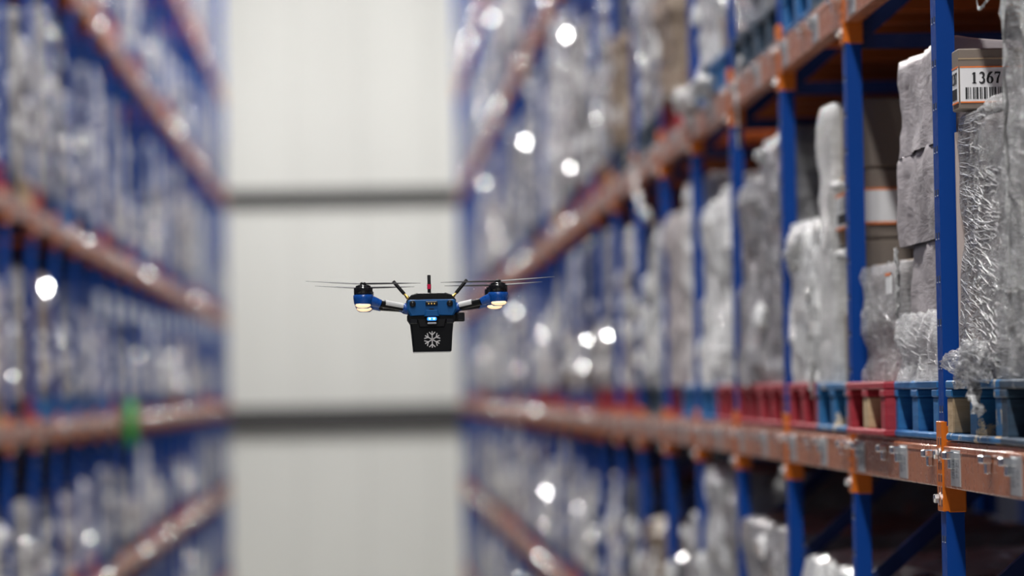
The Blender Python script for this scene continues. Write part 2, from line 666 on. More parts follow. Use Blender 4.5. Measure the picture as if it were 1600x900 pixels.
# ------------------------------------------------------------------ pallets
PW, PD = .86, 1.0       # along the aisle (y), into the rack (x)


def pallet_pieces(broken=False):
    """(name, box) list; local origin at the middle of the aisle-side foot, depth to +x"""
    ps = []
    rnd = random.Random(5)
    for i in range(5):
        x0 = i * (PD - .14) / 4
        ps.append(('deck_board', (x0, x0 + .14, -PW / 2, PW / 2, .134, PAL_H)))
    for j in (-1, 0, 1):
        w = .10 if j else .12
        yc = j * (PW / 2 - .05)
        ps.append(('stringer_board', (0, PD, yc - w / 2, yc + w / 2, .112, .134)))
        ps.append(('skid_board', (0, PD, yc - w / 2, yc + w / 2, 0, .020)))
        for i in range(3):
            x0 = i * (PD - .145) / 2
            ps.append(('block', (x0 + .004, x0 + .14, yc - w / 2 + .003, yc + w / 2 - .003, .018, .112)))
    ps.append(('lead_board', (-.001, .10, -PW / 2, PW / 2, .001, .018)))
    return ps


PAL_ME = {}


def pallet(side, loc, mat, label, group, detail, wood_at=()):
    if detail:
        t = thing('pallet', label, 'pallet', loc, group)
        for i, (nm, b) in enumerate(pallet_pieces()):
            mt = 'pallet_wood' if i in wood_at else mat
            key = (nm, i, mt, side)
            if key not in PAL_ME:
                x0, x1 = sorted((b[0] * side, b[1] * side))
                PAL_ME[key] = box_of(mt, x0, x1, *b[2:], c=.004).mesh(nm)
            link(nm, PAL_ME[key], t)
        return t
    key = ('far', mat, side)
    if key not in PAL_ME:
        mb = MB()
        for nm, b in pallet_pieces():
            x0, x1 = sorted((b[0] * side, b[1] * side))
            mb.box(x0, x1, *b[2:], mat)
        PAL_ME[key] = mb.mesh('pallet')
    return tag(link('pallet', PAL_ME[key], None, loc), label, 'pallet', group)


# ------------------------------------------------------------------ wrapped loads
def load_mesh(name, w, d, h, mat, seed, amp=.02, r=.03, res=.06, bands=.0, side=1, sag=0.0, top_mat=None, open_top=False, taper=0.0, zoff=0.0, ridge=0.0, facet=0.0):
    """soft box: w along the aisle, d into the rack, h high, bulged and creased"""
    mb = MB()
    jr = random.Random(seed * 17 + 3)
    nx, ny, nz = [max(3, int(round(q / res))) for q in (d, w, h)]
    ids, vs, fs, tops = {}, [], [], []
    off = Vector((seed * 7.31, seed * 3.17, seed * 1.7))

    def vert(i, j, k):
        if (i, j, k) in ids:
            return ids[i, j, k]
        p = Vector((d * i / nx, -w / 2 + w * j / ny, h * k / nz))
        lo = Vector((r, -w / 2 + r, 0))
        hi = Vector((d - r, w / 2 - r, h - r))
        q = Vector([min(max(p[a], lo[a]), hi[a]) for a in range(3)])
        dv = p - q
        if dv.length > 1e-6:
            nrm = dv.normalized()
            p = q + nrm * r
        else:
            nrm = Vector((0, 0, 0))
        tt = k / nz
        n1 = noise.noise(p * 3.0 + off)
        n2 = noise.noise(Vector((p.x * 6, p.y * 6, p.z * 11)) + off * 2)
        q2 = Vector((p.y * 5 + p.z * 9, p.z * 5 - p.y * 9, p.x * 6)) + off
        n3 = (1 - abs(noise.noise(q2))) ** 4
        bd = math.sin(p.z / h * math.pi * 2 * bands + seed) if bands else 0
        disp = amp * (n1 * .9 + n2 * .45) + amp * .45 * bd + ridge * n3
        p = p + nrm * disp
        if facet:
            p += Vector((jr.uniform(-1, 1), jr.uniform(-1, 1), jr.uniform(-1, 1))) * facet
        c = 1 - taper * tt
        p.y *= c
        p.x = d / 2 + (p.x - d / 2) * (1 - taper * tt * .5)
        p.y += sag * math.sin(tt * math.pi) * .5
        ids[i, j, k] = len(vs)
        vs.append((p.x * side, p.y, p.z + zoff))
        return ids[i, j, k]
    for j in range(ny):
        for k in range(nz):
            fs.append([vert(0, j, k), vert(0, j, k + 1), vert(0, j + 1, k + 1), vert(0, j + 1, k)])
            fs.append([vert(nx, j, k), vert(nx, j + 1, k), vert(nx, j + 1, k + 1), vert(nx, j, k + 1)])
    for i in range(nx):
        for k in range(nz):
            fs.append([vert(i, 0, k), vert(i + 1, 0, k), vert(i + 1, 0, k + 1), vert(i, 0, k + 1)])
            fs.append([vert(i, ny, k), vert(i, ny, k + 1), vert(i + 1, ny, k + 1), vert(i + 1, ny, k)])
    if not open_top:
        for i in range(nx):
            for j in range(ny):
                tops.append([vert(i, j, nz), vert(i + 1, j, nz), vert(i + 1, j + 1, nz), vert(i, j + 1, nz)])
    if facet:
        fs = [t for f in fs for t in ((f[0], f[1], f[2]), (f[0], f[2], f[3]))]
        tops = [t for f in tops for t in ((f[0], f[1], f[2]), (f[0], f[2], f[3]))]
    mb.add(vs, fs, mat, not facet)
    if tops:
        k = mb.mi(top_mat or mat)
        for f in tops:
            mb.f.append(tuple(f))
            mb.m.append(k)
            mb.sm.append(not facet)
    return mb.mesh(name)


def ribbon(pts, width, mat, name, parent, wdir=(0, 1, 0), seed=0, loc=(0, 0, 0), thick=.004):
    """a crumpled strip of film along a path"""
    rnd = random.Random(seed)
    mb = MB()
    P = [Vector(p) for p in pts]
    fine = []
    for i in range(len(P) - 1):
        for q in range(4):
            fine.append(P[i].lerp(P[i + 1], q / 4))
    fine.append(P[-1])
    wd = Vector(wdir).normalized()
    vs, fs = [], []
    n = 5
    for i, p in enumerate(fine):
        t = i / (len(fine) - 1)
        ww = width * (.6 + .4 * math.sin(3 * t + seed)) * (1 - .5 * t)
        for k in range(n):
            o = wd * (ww * (k / (n - 1) - .5))
            j = Vector([rnd.uniform(-1, 1) for _ in range(3)]) * width * .16
            vs.append(p + o + j)
    for i in range(len(fine) - 1):
        for k in range(n - 1):
            fs.append((i * n + k, i * n + k + 1, (i + 1) * n + k + 1, (i + 1) * n + k))
    o = len(vs)
    vs2 = vs + [v + Vector((0, .3 * thick, thick)) for v in vs]
    fs2 = fs + [tuple(i + o for i in f[::-1]) for f in fs]
    mb.add(vs2, fs2, mat, True)
    return build(mb, name, parent, loc)


def crumple(name, parent, loc, size, mat, seed, spikes=.5, res=3):
    """a bunched knot of film"""
    bm = bmesh.new()
    bmesh.ops.create_icosphere(bm, subdivisions=res, radius=1)
    off = Vector((seed * 3.3, seed, -seed * 2.1))
    for v in bm.verts:
        p = v.co.copy()
        n = noise.noise(p * 2.0 + off) * .5 + (1 - abs(noise.noise(p * 3.5 + off))) ** 3 * spikes
        v.co = Vector((p.x * size[0], p.y * size[1], p.z * size[2])) * (.65 + n)
    me = bpy.data.meshes.new(name)
    for f in bm.faces:
        f.smooth = True
    bm.to_mesh(me)
    bm.free()
    me.materials.append(MATS[mat])
    return link(name, me, parent, loc)


def creases(film_obj, n, seed, w, h, y0=0.0, z0=0.0, lmin=.03, lmax=.16, ang=(-70, 70), wide=.0022):
    """tight folds standing proud of a film: thin ridges laid on its aisle face"""
    rj = random.Random(seed)
    me = film_obj.data
    tree = BVHTree.FromPolygons([v.co for v in me.vertices], [p.vertices for p in me.polygons])
    mb = MB()
    for _ in range(n):
        c = Vector((0, y0 + rj.uniform(-w / 2, w / 2), z0 + rj.uniform(.0, h)))
        a = math.radians(rj.uniform(*ang))
        l = rj.uniform(lmin, lmax) * rj.random() ** .5
        d = Vector((0, math.cos(a), math.sin(a)))
        pts = []
        for q in range(5):
            p = c + d * (l * (q / 4 - .5))
            hit = tree.ray_cast(Vector((-.5, p.y, p.z)), Vector((1, 0, 0)))
            if hit[0] is None or hit[0].x > .08:
                break
            pts.append(hit[0] + Vector((-.0006, 0, 0)))
        if len(pts) < 3:
            continue
        ww = wide * rj.uniform(.5, 1.2)
        mb.tube(pts, [ww * (.25 + math.sin(math.pi * (i + .3) / (len(pts) - .4)) * .75) for i in range(len(pts))], 'crease_film', 4, False)
    o = build(mb, 'film_creases', film_obj)
    o['kind'] = 'stuff'
    return o


def stroke(mb, pts, ws, y, mat, th=.0012):
    """flat lettering stroke in local x/z with its own width at each point"""
    P = [Vector(p) for p in pts]
    ws = ws if isinstance(ws, (list, tuple)) else [ws] * len(P)
    a, b_ = [], []
    for i, p in enumerate(P):
        d = (P[min(i + 1, len(P) - 1)] - P[max(i - 1, 0)]).normalized()
        n = Vector((-d.y, d.x)) * ws[i] / 2
        a.append(p + n)
        b_.append(p - n)
    vs = [(q.x, y, q.y) for q in a] + [(q.x, y, q.y) for q in b_]
    n = len(P)
    fs = [(i, i + 1, n + i + 1, n + i) for i in range(n - 1)]
    o = len(vs)
    vs += [(q[0], q[1] - th, q[2]) for q in vs]
    fs += [tuple(i + o for i in f[::-1]) for f in fs]
    mb.add(vs, fs, mat)


def arc(cx, cz, rx, rz, a0, a1, n=14):
    return [(cx + rx * math.cos(math.radians(a0 + (a1 - a0) * i / n)), cz + rz * math.sin(math.radians(a0 + (a1 - a0) * i / n))) for i in range(n + 1)]


def taper_w(n, lo, hi):
    return [lo + (hi - lo) * math.sin(math.pi * i / (n - 1)) for i in range(n)]


def digits_mesh(text, h, gap, mat):
    """serif figures drawn as strokes, left edge at x = 0, base at z = 0, facing -y"""
    mb = MB()
    x = 0.0
    w = h * .58
    t, s = h * .21, h * .06
    for ch in text:
        if ch == '1':
            c = x + w * .5
            stroke(mb, [(c, 0), (c, h)], t, 0, mat)
            stroke(mb, [(c - w * .32, s / 2), (c + w * .32, s / 2)], s * 1.3, 0, mat)
            stroke(mb, [(c, h * .97), (c - w * .30, h * .84)], [s, s * 1.6], 0, mat)
        elif ch == '3':
            p = arc(x + w * .42, h * .74, w * .34, h * .23, 150, -85)
            stroke(mb, p, taper_w(len(p), s, t), 0, mat)
            p = arc(x + w * .42, h * .28, w * .40, h * .26, 88, -155)
            stroke(mb, p, taper_w(len(p), s, t), 0, mat)
        elif ch == '6':
            p = arc(x + w * .98, h * .30, w * .86, h * .70, 92, 175)
            stroke(mb, p, taper_w(len(p), s, t * 1.1), 0, mat)
            p = arc(x + w * .5, h * .31, w * .38, h * .29, 180, -180, 24)
            stroke(mb, p, [s + (t - s) * abs(math.cos(math.radians(180 - 15 * i))) for i in range(25)], 0, mat)
        elif ch == '7':
            stroke(mb, [(x + w * .08, h * .95), (x + w * .92, h * .95)], t * .8, 0, mat)
            stroke(mb, [(x + w * .08, h * .99), (x + w * .06, h * .76)], s, 0, mat)
            stroke(mb, [(x + w * .88, h * .93), (x + w * .52, h * .45), (x + w * .40, 0)], [s, t * .8, t], 0, mat)
        x += w + gap
    return mb


BARS = [3, 1, 1, 2, 1, 3, 2, 1, 1, 1, 3, 2, 2, 1, 1, 2, 3, 1, 1, 3, 2, 1, 2, 1, 1, 1, 2, 3, 1, 2, 1, 1, 3, 1, 2, 2, 1, 1, 3]


def barcode_mb(w, h, mat='ink'):
    mb = MB()
    tot = sum(BARS)
    x = 0
    for i, q in enumerate(BARS):
        if i % 2 == 0:
            mb.box(x / tot * w, (x + q) / tot * w, -.001, 0, 0, h, mat)
        x += q
    return mb


LV_NAME = {0: 'lowest shelf', 1: 'shelf below the drone', 2: 'shelf at drone height', 3: 'shelf above the drone',
           4: 'shelf two above drone', 5: 'highest shelf'}
STYLES = [('wrap_white', 'white film-wrapped load', 8), ('wrap_grey', 'grey film-wrapped load', 8), ('wrap_silver', 'silvery film-wrapped load', 9),
          ('wrap_taupe', 'taupe film-wrapped load', 5), ('wrap_brown', 'brown film-wrapped load', 4), ('wrap_dark', 'dark film-wrapped load', 8)]
PAL_STYLES = [('pallet_blue', 'blue', 6), ('pallet_red', 'red', 5), ('pallet_wood', 'bare wood', 2), ('pallet_dark', 'dark', 2)]


def pick(rnd, table):
    t = rnd.uniform(0, sum(q[2] for q in table))
    for q in table:
        t -= q[2]
        if t <= 0:
            return q
    return table[-1]


FRONT = 0.0      # goods stand this far behind the upright's aisle face
SLOT = [.055 + PW / 2 + .02, PITCH - .055 - PW / 2 - .02]
HERO = {(0, 0), (0, 1), (1, 0), (1, 1), (2, 0), (2, 1), (3, 0)}
load_cache = {}


def glint_lumps(rj, w, d, h, side, n):
    """small faceted lumps added along the edges of a load to imitate glints on film"""
    vs, fs = [], []
    for _ in range(n):
        c = Vector((rj.choice((-.01, 0, .05)), rj.choice((-1, -1, 1, rj.uniform(-1, 1))) * (w / 2 - .03), rj.uniform(.08, .95) * (h - .05)))
        bm = bmesh.new()
        bmesh.ops.create_icosphere(bm, subdivisions=1, radius=1)
        r = rj.uniform(.022, .060)
        o = len(vs)
        for v in bm.verts:
            q = v.co * rj.uniform(.6, 1.25)
            vs.append(((c.x + q.x * r * .7) * side, c.y + q.y * r, c.z + q.z * r * 1.3))
        fs += [tuple(v.index + o for v in f.verts) for f in bm.faces]
        bm.free()
    return vs, fs


def cached_load(side, style, hq, variant, near, w=PW - .10):
    key = (side, style, hq, variant, near)
    if key not in load_cache:
        load_cache[key] = load_mesh('wrapped_load', w, PD - .06, hq, style, variant * 3 + hq * 10, .024, .04, .07, 1.0 + variant, side,
                                    taper=.03 * variant, ridge=.02, facet=.013)
        rj = random.Random(variant * 31 + int(hq * 100) + len(style))
        me = load_cache[key]
        bm = bmesh.new()
        bm.from_mesh(me)
        me.materials.append(MATS['glint_film'])
        vs, fs = glint_lumps(rj, w, PD - .06, hq, side, 2 if near else 11 + 6 * variant)
        bv = [bm.verts.new(v) for v in vs]
        for f in fs:
            bm.faces.new([bv[i] for i in f]).material_index = 1
        bm.to_mesh(me)
        bm.free()
    return load_cache[key]


def slots():
    """every pallet place the frame can show"""
    out = []
    for side, xf, ys, nm in ((1, XR, YR, 'right'), (-1, XL, YL, 'left')):
        for li, lv in enumerate(LEVELS):
            n = 0
            for k in range(len(ys) - 1):
                for s in (0, 1):
                    y = ys[k] + SLOT[s]
                    # does any of it fall inside the frame?
                    top = 287 / 6000 * y
                    roof = 640 / 6000 * y
                    if lv + 1.5 < CAM_Z - top or lv - .2 > CAM_Z + roof:
                        continue
                    n += 1
                    out.append((side, xf, nm, li, lv, n, k, s, y))
    return out


CLEAR = {0: .94, 1: .88, 2: .96, 3: 1.48, 4: 1.28, 5: 1.40}
rnd = random.Random(11)
places = slots()
# what shows largest: the nearest
places.sort(key=lambda p: p[8])
N_SINGLE = 290
rest_load, rest_pal = MB(), MB()
count = 0
film_knots = 0
KNOWN = {   # (level, bay start, slot): (style, height) read off the photograph on the right rack
    (2, 3, 1): ('wrap_grey', .76), (2, 4, 0): ('wrap_bright', .86), (2, 4, 1): ('wrap_bright', .80),
    (2, 5, 0): ('wrap_bright', .93), (2, 5, 1): ('wrap_taupe', .86), (2, 6, 0): ('wrap_bright', .86), (2, 6, 1): ('wrap_silver', .6),
}
KNOWN_PAL = {(2, 3, 1): 'pallet_red', (2, 4, 0): 'pallet_red', (2, 4, 1): 'pallet_blue', (2, 5, 0): 'pallet_blue', (2, 5, 1): 'pallet_red'}
PAL_WORD = {q[0]: q[1] for q in PAL_STYLES}
LOAD_WORD = {q[0]: q[1] for q in STYLES}
LOAD_WORD['wrap_bright'] = 'bright white film-wrapped load'
for (side, xf, nm, li, lv, n, yb, s, y) in places:
    if side > 0 and li == 2 and (yb, s) in HERO:
        continue
    st = pick(rnd, STYLES if side > 0 else STYLES + [('wrap_dark', 'dark film-wrapped load', 7)])
    ps = pick(rnd, PAL_STYLES)
    frac = rnd.choice([.45, .62, .75, .85, .92, 1.0] if side > 0 else [.35, .48, .6, .7, .78, .86])
    var = rnd.randrange(3)
    empty = rnd.random() < .12
    jx, jy = rnd.uniform(-.01, .03), rnd.uniform(-.012, .012)
    h = CLEAR[li] * frac
    style, word = st[0], st[1]
    pst = ps[0]
    key = (li, yb, s)
    if side > 0 and key in KNOWN:
        style, h = KNOWN[key]
        word = LOAD_WORD[style]
        empty = False
    if side > 0 and key in KNOWN_PAL:
        pst = KNOWN_PAL[key]
    if side > 0 and li == 1 and y < 16:
        style, h = {0: ('wrap_brown', .58), 1: ('wrap_silver', .64), 2: ('wrap_bright', .68)}.get(yb, ('wrap_grey', .72))
        word = LOAD_WORD[style]
        empty = False
    if empty:
        continue
    hq = round(h / .06) * .06
    x = xf + side * (FRONT + abs(jx))
    where = '%s from near end, %s rack, %s' % (ordinal(n), nm, LV_NAME[li])
    me = cached_load(side, style, hq, var, y < 19)
    grp_l = 'wrapped loads on the %s rack, %s' % (nm, LV_NAME[li])
    grp_p = 'pallets on the %s rack, %s' % (nm, LV_NAME[li])
    if count < N_SINGLE:
        tag(link('wrapped_load', me, None, (x + side * (rnd.uniform(.0, .05) if y < 18 else rnd.uniform(-.02, .02) if side > 0 else rnd.uniform(.0, .07) if y < 34 else rnd.uniform(-.01, .04)), y + jy, lv + PAL_H + .004)), '%s, %s' % (word, where), 'load', grp_l)
        pallet(side, (x, y + jy, lv + .002), pst, '%s pallet, %s' % (PAL_WORD[pst], where), grp_p, y < 20 and li in (2, 3) and side > 0)
        count += 1
    else:
        x0, x1 = sorted((x, x + side * (PD - .06)))
        rest_load.box(x0, x1, y - PW / 2 + .02, y + PW / 2 - .02, lv + PAL_H, lv + PAL_H + h, style, .03)
        x0, x1 = sorted((x, x + side * PD))
        rest_pal.box(x0, x1, y - PW / 2, y + PW / 2, lv + .112, lv + PAL_H, pst)
        for q in (-1, 0, 1):
            rest_pal.box(x0, x1, y + q * (PW / 2 - .05) - .05, y + q * (PW / 2 - .05) + .05, lv, lv + .112, pst)
if rest_load.v:
    tag(build(rest_load, 'wrapped_loads'), 'remaining small blurred wrapped loads at the far ends of both racks', 'load', None, 'stuff')
    tag(build(rest_pal, 'pallets'), 'remaining small blurred pallets at the far ends of both racks', 'pallet', None, 'stuff')

# ------------------------------------------------------------------ the sharp loads at the near end of the right rack
XP = XR + FRONT
X0 = XR + .03
ZM = LEVELS[2]
ZP = ZM + PAL_H + .004
GRP = 'wrapped loads on the right rack, shelf at drone height'
GRP_P = 'pallets on the right rack, shelf at drone height'


def slot_y(bay, s):
    return YR[bay] + SLOT[s]


def hero_pallet(bay, s, mat, label, wood_at=(), dx=0.0, dy=0.0):
    return pallet(1, (XP + dx, slot_y(bay, s) + dy, ZM + .002), mat, label, GRP_P, True, wood_at)


# nearest: tall crinkled film, cut by the frame's right edge
y = slot_y(0, 0)
hero_pallet(0, 0, 'pallet_dark', 'dark weathered pallet at the right edge of the photograph')
t = thing('wrapped_load', 'tall clear film load at the right edge of the photograph', 'load', (XR + .016, y - .05, ZP), GRP)
link('goods', load_mesh('goods', .78, .88, 1.06, 'goods_content', 3, .015, .02, .06), t, (.03, 0, .01))
fo = link('stretch_film', load_mesh('stretch_film', .83, .96, 1.08, 'clear_film', 5, .014, .04, .022, 3, ridge=.012), t, (-.005, 0, 0))
creases(fo, 150, 3, .84, 1.1, ang=(-4, 14), lmin=.05, lmax=.35, wide=.0011)
ribbon([(-.01, .38, .925), (-.012, .48, .918), (-.012, .57, .902), (-.012, .64, .895), (-.012, .69, .900), (-.012, .70, .918)], .02, 'white_film', 'film_tail', t, (0, 0, 1), 3)
ribbon([(-.012, .31, 1.06), (-.014, .315, .8), (-.012, .32, .6), (-.014, .31, .4), (-.010, .32, .1)], .05, 'white_film', 'film_seam', t, (.25, 1, 0), 8)

# second: crinkled film, low, carton with the label standing on it
y = slot_y(0, 1)
hero_pallet(0, 1, 'pallet_blue_worn', 'worn blue pallet with bare wood block right of the sharp blue upright', (6, 9, 17))
t = thing('wrapped_load', 'shiny crinkled clear film load right of the sharp blue upright', 'load', (X0, y, ZP), GRP)
t.rotation_euler = (0, 0, -.03)
HA = .68
link('goods', load_mesh('goods', .76, .86, HA - .02, 'goods_content', 9, .012, .02, .06), t, (.035, .0, .005))
fo = link('stretch_film', load_mesh('stretch_film', .81, .95, HA, 'clear_film', 14, .012, .03, .016, 1, ridge=.007), t)
creases(fo, 90, 4, .80, HA * .5, 0, HA * .5, .15, .60, (-1, 9), .0013)
creases(fo, 330, 5, .80, HA * .75, 0, 0, .06, .26, (4, 14), .0011)
creases(fo, 150, 6, .80, HA * .75, 0, 0, .06, .22, (-12, -2), .0009)
build(box_of('corner_board', -.006, .05, .405, .42, .0, HA - .04), 'corner_board', t)
fo = crumple('film_bunch', t, (-.03, -.02, .035), (.045, .34, .06), 'clear_film', 4, .45, 4)
creases(fo, 70, 7, .8, .16, 0, -.08, .05, .25, (-4, 14), .0010)
ribbon([(-.05, -.16, .0), (-.05, -.22, -.04), (-.05, -.27, -.07), (-.05, -.28, -.09)], .12, 'clear_film_soft', 'film_tail', t, (0, 1, .2), 5)

bx = thing('labelled_carton', 'brown carton with white 1367 barcode label on top of the crinkled load', 'carton', (1.5227, 9.70, ZP + HA + .006))
CW, CDp, CH = .36, .105, .155
build(box_of('carton_grey', 0, CW, 0, CDp, 0, CH, c=.003), 'body', bx)
build(box_of('tape', .0, CW, -.0015, 0, CH - .028, CH - .024), 'tape', bx)
lab = build(box_of('label_white', .004, .20, -.002, 0, .018, .108), 'label', bx)
build(MB().box(.004, .20, -.003, 0, .106, .1095, 'label_orange').box(.004, .20, -.003, 0, .0165, .020, 'label_orange'), 'label_border', lab)
dg = digits_mesh('1367', .028, .0038, 'ink')
o = build(dg, 'print', lab, (.032, -.0025, .066))
o['kind'] = 'stuff'
o = build(barcode_mb(.115, .030), 'barcode', lab, (.017, -.0022, .026))
o['kind'] = 'stuff'
lab2 = build(box_of('label_white', -.002, 0, .0, .09, .018, .108), 'label', bx)
build(MB().box(-.003, 0, 0, .09, .106, .1095, 'label_orange').box(-.003, 0, 0, .09, .0165, .020, 'label_orange'), 'label_border', lab2)
dg = digits_mesh('1367', .028, .0038, 'ink')
o = build(dg, 'print', lab2, (-.0025, .086, .066), -math.pi / 2)
o['kind'] = 'stuff'
o = build(barcode_mb(.07, .028), 'barcode', lab2, (-.0022, .084, .026), -math.pi / 2)
o['kind'] = 'stuff'

# third: tall taupe load on a blue pallet
y = slot_y(1, 0)
hero_pallet(1, 0, 'pallet_blue', 'blue pallet under the tall taupe load left of the sharp upright', ())
t = thing('wrapped_load', 'tall taupe smooth wrapped load left of the sharp blue upright', 'load', (X0 - .005, y, ZP), GRP)
z = 0.0
for i, (hh, dy, sd, tw) in enumerate(((.38, -.09, 2, .68), (.255, -.035, 6, .79), (.262, -.03, 9, .79))):
    link('wrapped_tier', load_mesh('wrapped_tier', tw, .95, hh + .012, 'wrap_smooth', sd, .014, .022, .03, .5, ridge=.008), t, (.004 - .004 * i, dy, z))
    z += hh - .004
fo = link('film_skirt', load_mesh('film_skirt', .76, .98, .20, 'clear_film_soft', 21, .014, .03, .02, 1.5, open_top=True, ridge=.014), t, (-.014, -.05, -.004))
creases(fo, 70, 8, .8, .2, lmin=.15, lmax=.5, ang=(-2, 9), wide=.0012)
ribbon([(-.012, .36, .37), (-.018, .32, .28), (-.02, .31, .2), (-.02, .32, .16)], .06, 'white_film', 'film_tail', t, (0, 1, 0), 11)

# fourth: short load on a red pallet
y = slot_y(1, 1)
hero_pallet(1, 1, 'pallet_red', 'red pallet under the low film load with tan top', (12,), -.03, -.03)
t = thing('wrapped_load', 'low grey film load with tan carton top on red pallet', 'load', (X0, y, ZP), GRP)
link('goods', load_mesh('goods', .80, .9, .355, 'goods_content', 31, .01, .02, .06, top_mat='carton'), t, (.02, 0, 0))
fo = link('stretch_film', load_mesh('stretch_film', .835, .94, .345, 'clear_film', 33, .014, .03, .03, 2, open_top=True, ridge=.012), t)
creases(fo, 80, 9, .8, .34, ang=(-10, 12), lmin=.06, lmax=.25, wide=.0010)
lb = build(box_of('label_white', -.026, -.022, -.40, -.30, .25, .31), 'label', t)
build(box_of('label_orange', -.027, -.022, -.40, -.30, .302, .31), 'label_border', lb)

# fifth: tall cartons with white film on the aisle side and an orange bordered label
y = slot_y(2, 0)
hero_pallet(2, 0, 'pallet_blue_worn', 'blue pallet under the tall brown carton stack with label', (9,))
t = thing('carton_load', 'tall brown carton stack half wrapped in white film with orange bordered label', 'load', (X0, y, ZP), GRP)
cm = {}
for q in range(4):
    for a in range(2):
        for e in range(2):
            hh = .222
            cme = cm.setdefault((a, e), box_of('carton' if (a + e) % 2 else 'carton_grey', 0, .44, 0, .40, 0, hh - .003, c=.006).mesh('carton'))
            link('carton', cme, t, (.02 + e * .45 + .012 * ((q * 7 + a) % 3), -.405 + a * .405, q * hh + .002))
link('stretch_film', load_mesh('stretch_film', .32, .90, .905, 'white_film', 41, .009, .025, .03, 0, ridge=.012), t, (-.008, .262, 0))
build(box_of('tape', -.004, .0, -.30, -.28, .0, .86), 'strap', t, (.018, 0, 0))
lb = build(box_of('label_white', .010, .018, -.38, .12, .495, .60), 'label', t)
build(MB().box(.009, .018, -.38, .12, .597, .604, 'label_orange').box(.009, .018, -.38, .12, .491, .498, 'label_orange'), 'label_border', lb)
o = build(barcode_mb(.30, .032), 'barcode', lb, (.0095, .06, .508), -math.pi / 2)
o['kind'] = 'stuff'
o = build(digits_mesh('1367', .036, .04, 'ink'), 'print', lb, (.0085, .04, .55), -math.pi / 2)
o['kind'] = 'stuff'
lb = build(box_of('label_white', .02, .16, -.418, -.406, .495, .60), 'label', t)
build(MB().box(.02, .16, -.4185, -.406, .597, .604, 'label_orange').box(.02, .16, -.4185, -.406, .491, .498, 'label_orange').box(.154, .16, -.4187, -.406, .491, .604, 'label_orange'), 'label_border', lb)
crumple('film_knot', t, (-.015, -.16, .62), (.03, .10, .02), 'white_film', 12, .4)
crumple('film_knot', t, (-.02, -.28, .40), (.022, .05, .02), 'white_film', 15, .4)

# sixth: white crumpled load on a red pallet
y = slot_y(2, 1)
hero_pallet(2, 1, 'pallet_red', 'red pallet under the white load topped with bunched film', ())
t = thing('wrapped_load', 'half height white load topped with bunched film, behind brown carton stack', 'load', (X0 - .01, y, ZP), GRP)
link('goods', load_mesh('goods', .83, .94, .56, 'wrap_bright', 51, .012, .03, .05, .5, ridge=.016, facet=.006), t)
crumple('film_bunch', t, (.02, .22, .46), (.06, .24, .085), 'white_film', 17, .5)
crumple('film_bunch', t, (.0, -.25, .30), (.025, .12, .03), 'white_film', 19, .5)
ribbon([(-.01, -.28, .36), (-.02, -.30, .2), (-.02, -.32, .02), (-.02, -.33, -.05)], .10, 'white_film', 'film_tail', t, (0, 1, 0), 9)

# seventh: tall grey load
y = slot_y(3, 0)
hero_pallet(3, 0, 'pallet_red', 'red pallet under the tall grey load left of the third upright', ())
t = thing('wrapped_load', 'tall soft grey wrapped load behind the half height white load', 'load', (X0, y, ZP), GRP)
link('goods', load_mesh('goods', .84, .95, .92, 'wrap_grey', 61, .016, .04, .05, .5, ridge=.016, facet=.006), t)
crumple('film_knot', t, (-.01, .30, .86), (.03, .08, .03), 'white_film', 23, .5)

# loose film hanging from the shelf above, bunched film on beams
t = thing('film_strip', 'white film strip hanging below the orange beam above the drone shelf', 'film', (XR - .045, 14.62, 5.235))
ribbon([(0, 0, .02), (-.02, 0, -.06), (-.024, -.03, -.16), (-.022, -.06, -.26), (-.022, -.05, -.33)], .045, 'white_film', 'strip', t, (0, 1, 0), 2)
t = thing('film_strip', 'long loose film strip drooping from the upper right beam far back', 'film', (XR - .045, 20.2, 5.235))
ribbon([(0, 0, .02), (-.02, .0, -.08), (-.03, -.3, -.22), (-.03, -.7, -.34), (-.03, -1.2, -.40)], .10, 'white_film', 'strip', t, (0, .2, 1), 4)
t = thing('film_scrap', 'torn pale film scrap hanging under the deck at the top right', 'film', (XR + .38, 10.72, 5.235 - .055))
ribbon([(0, 0, .0), (.10, 0, -.02), (.22, 0, -.045), (.30, 0, -.05)], .06, 'white_film', 'strip', t, (0, .2, 1), 14)
for i, (yy, zz, sz, lb) in enumerate(((16.4, 5.235, .05, 'bright film bunch lying on the upper right beam, nearer of two'), (17.3, 5.235, .07, 'bright film bunch lying on the upper right beam, farther of two'))):
    t = thing('film_bunch', lb, 'film', (XR - .03, yy, zz))
    crumple('bunch', t, (0, 0, .05), (.05, .22, sz), 'white_film', 70 + i, .5)

# green guard on the left rack
g = MB()
g.lathe([(.001, -.27), (.035, -.27), (.052, -.25), (.055, -.05), (.052, .10), (.030, .115), (.001, .115)], 'green_plastic', n=16)
o = build(g, 'upright_guard', None, (XL + .075, 33.7, 3.845))
tag(o, 'green plastic guard on the left rack beam, lower left of the wall', 'guard')

# ------------------------------------------------------------------ the drone
D = thing('cargo_drone', 'blue and black quadcopter drone carrying black cool box with snowflake, hovering mid aisle', 'drone', (.1755, 9.9, 4.225))
PX = 1 / 606.0          # metres per photograph pixel at the drone


def P(px, py):          # drone-local x/z of a photograph point
    return ((px - 674.5) * PX, (475 - py) * PX)


def outline(pts):
    return [P(*p) for p in pts]


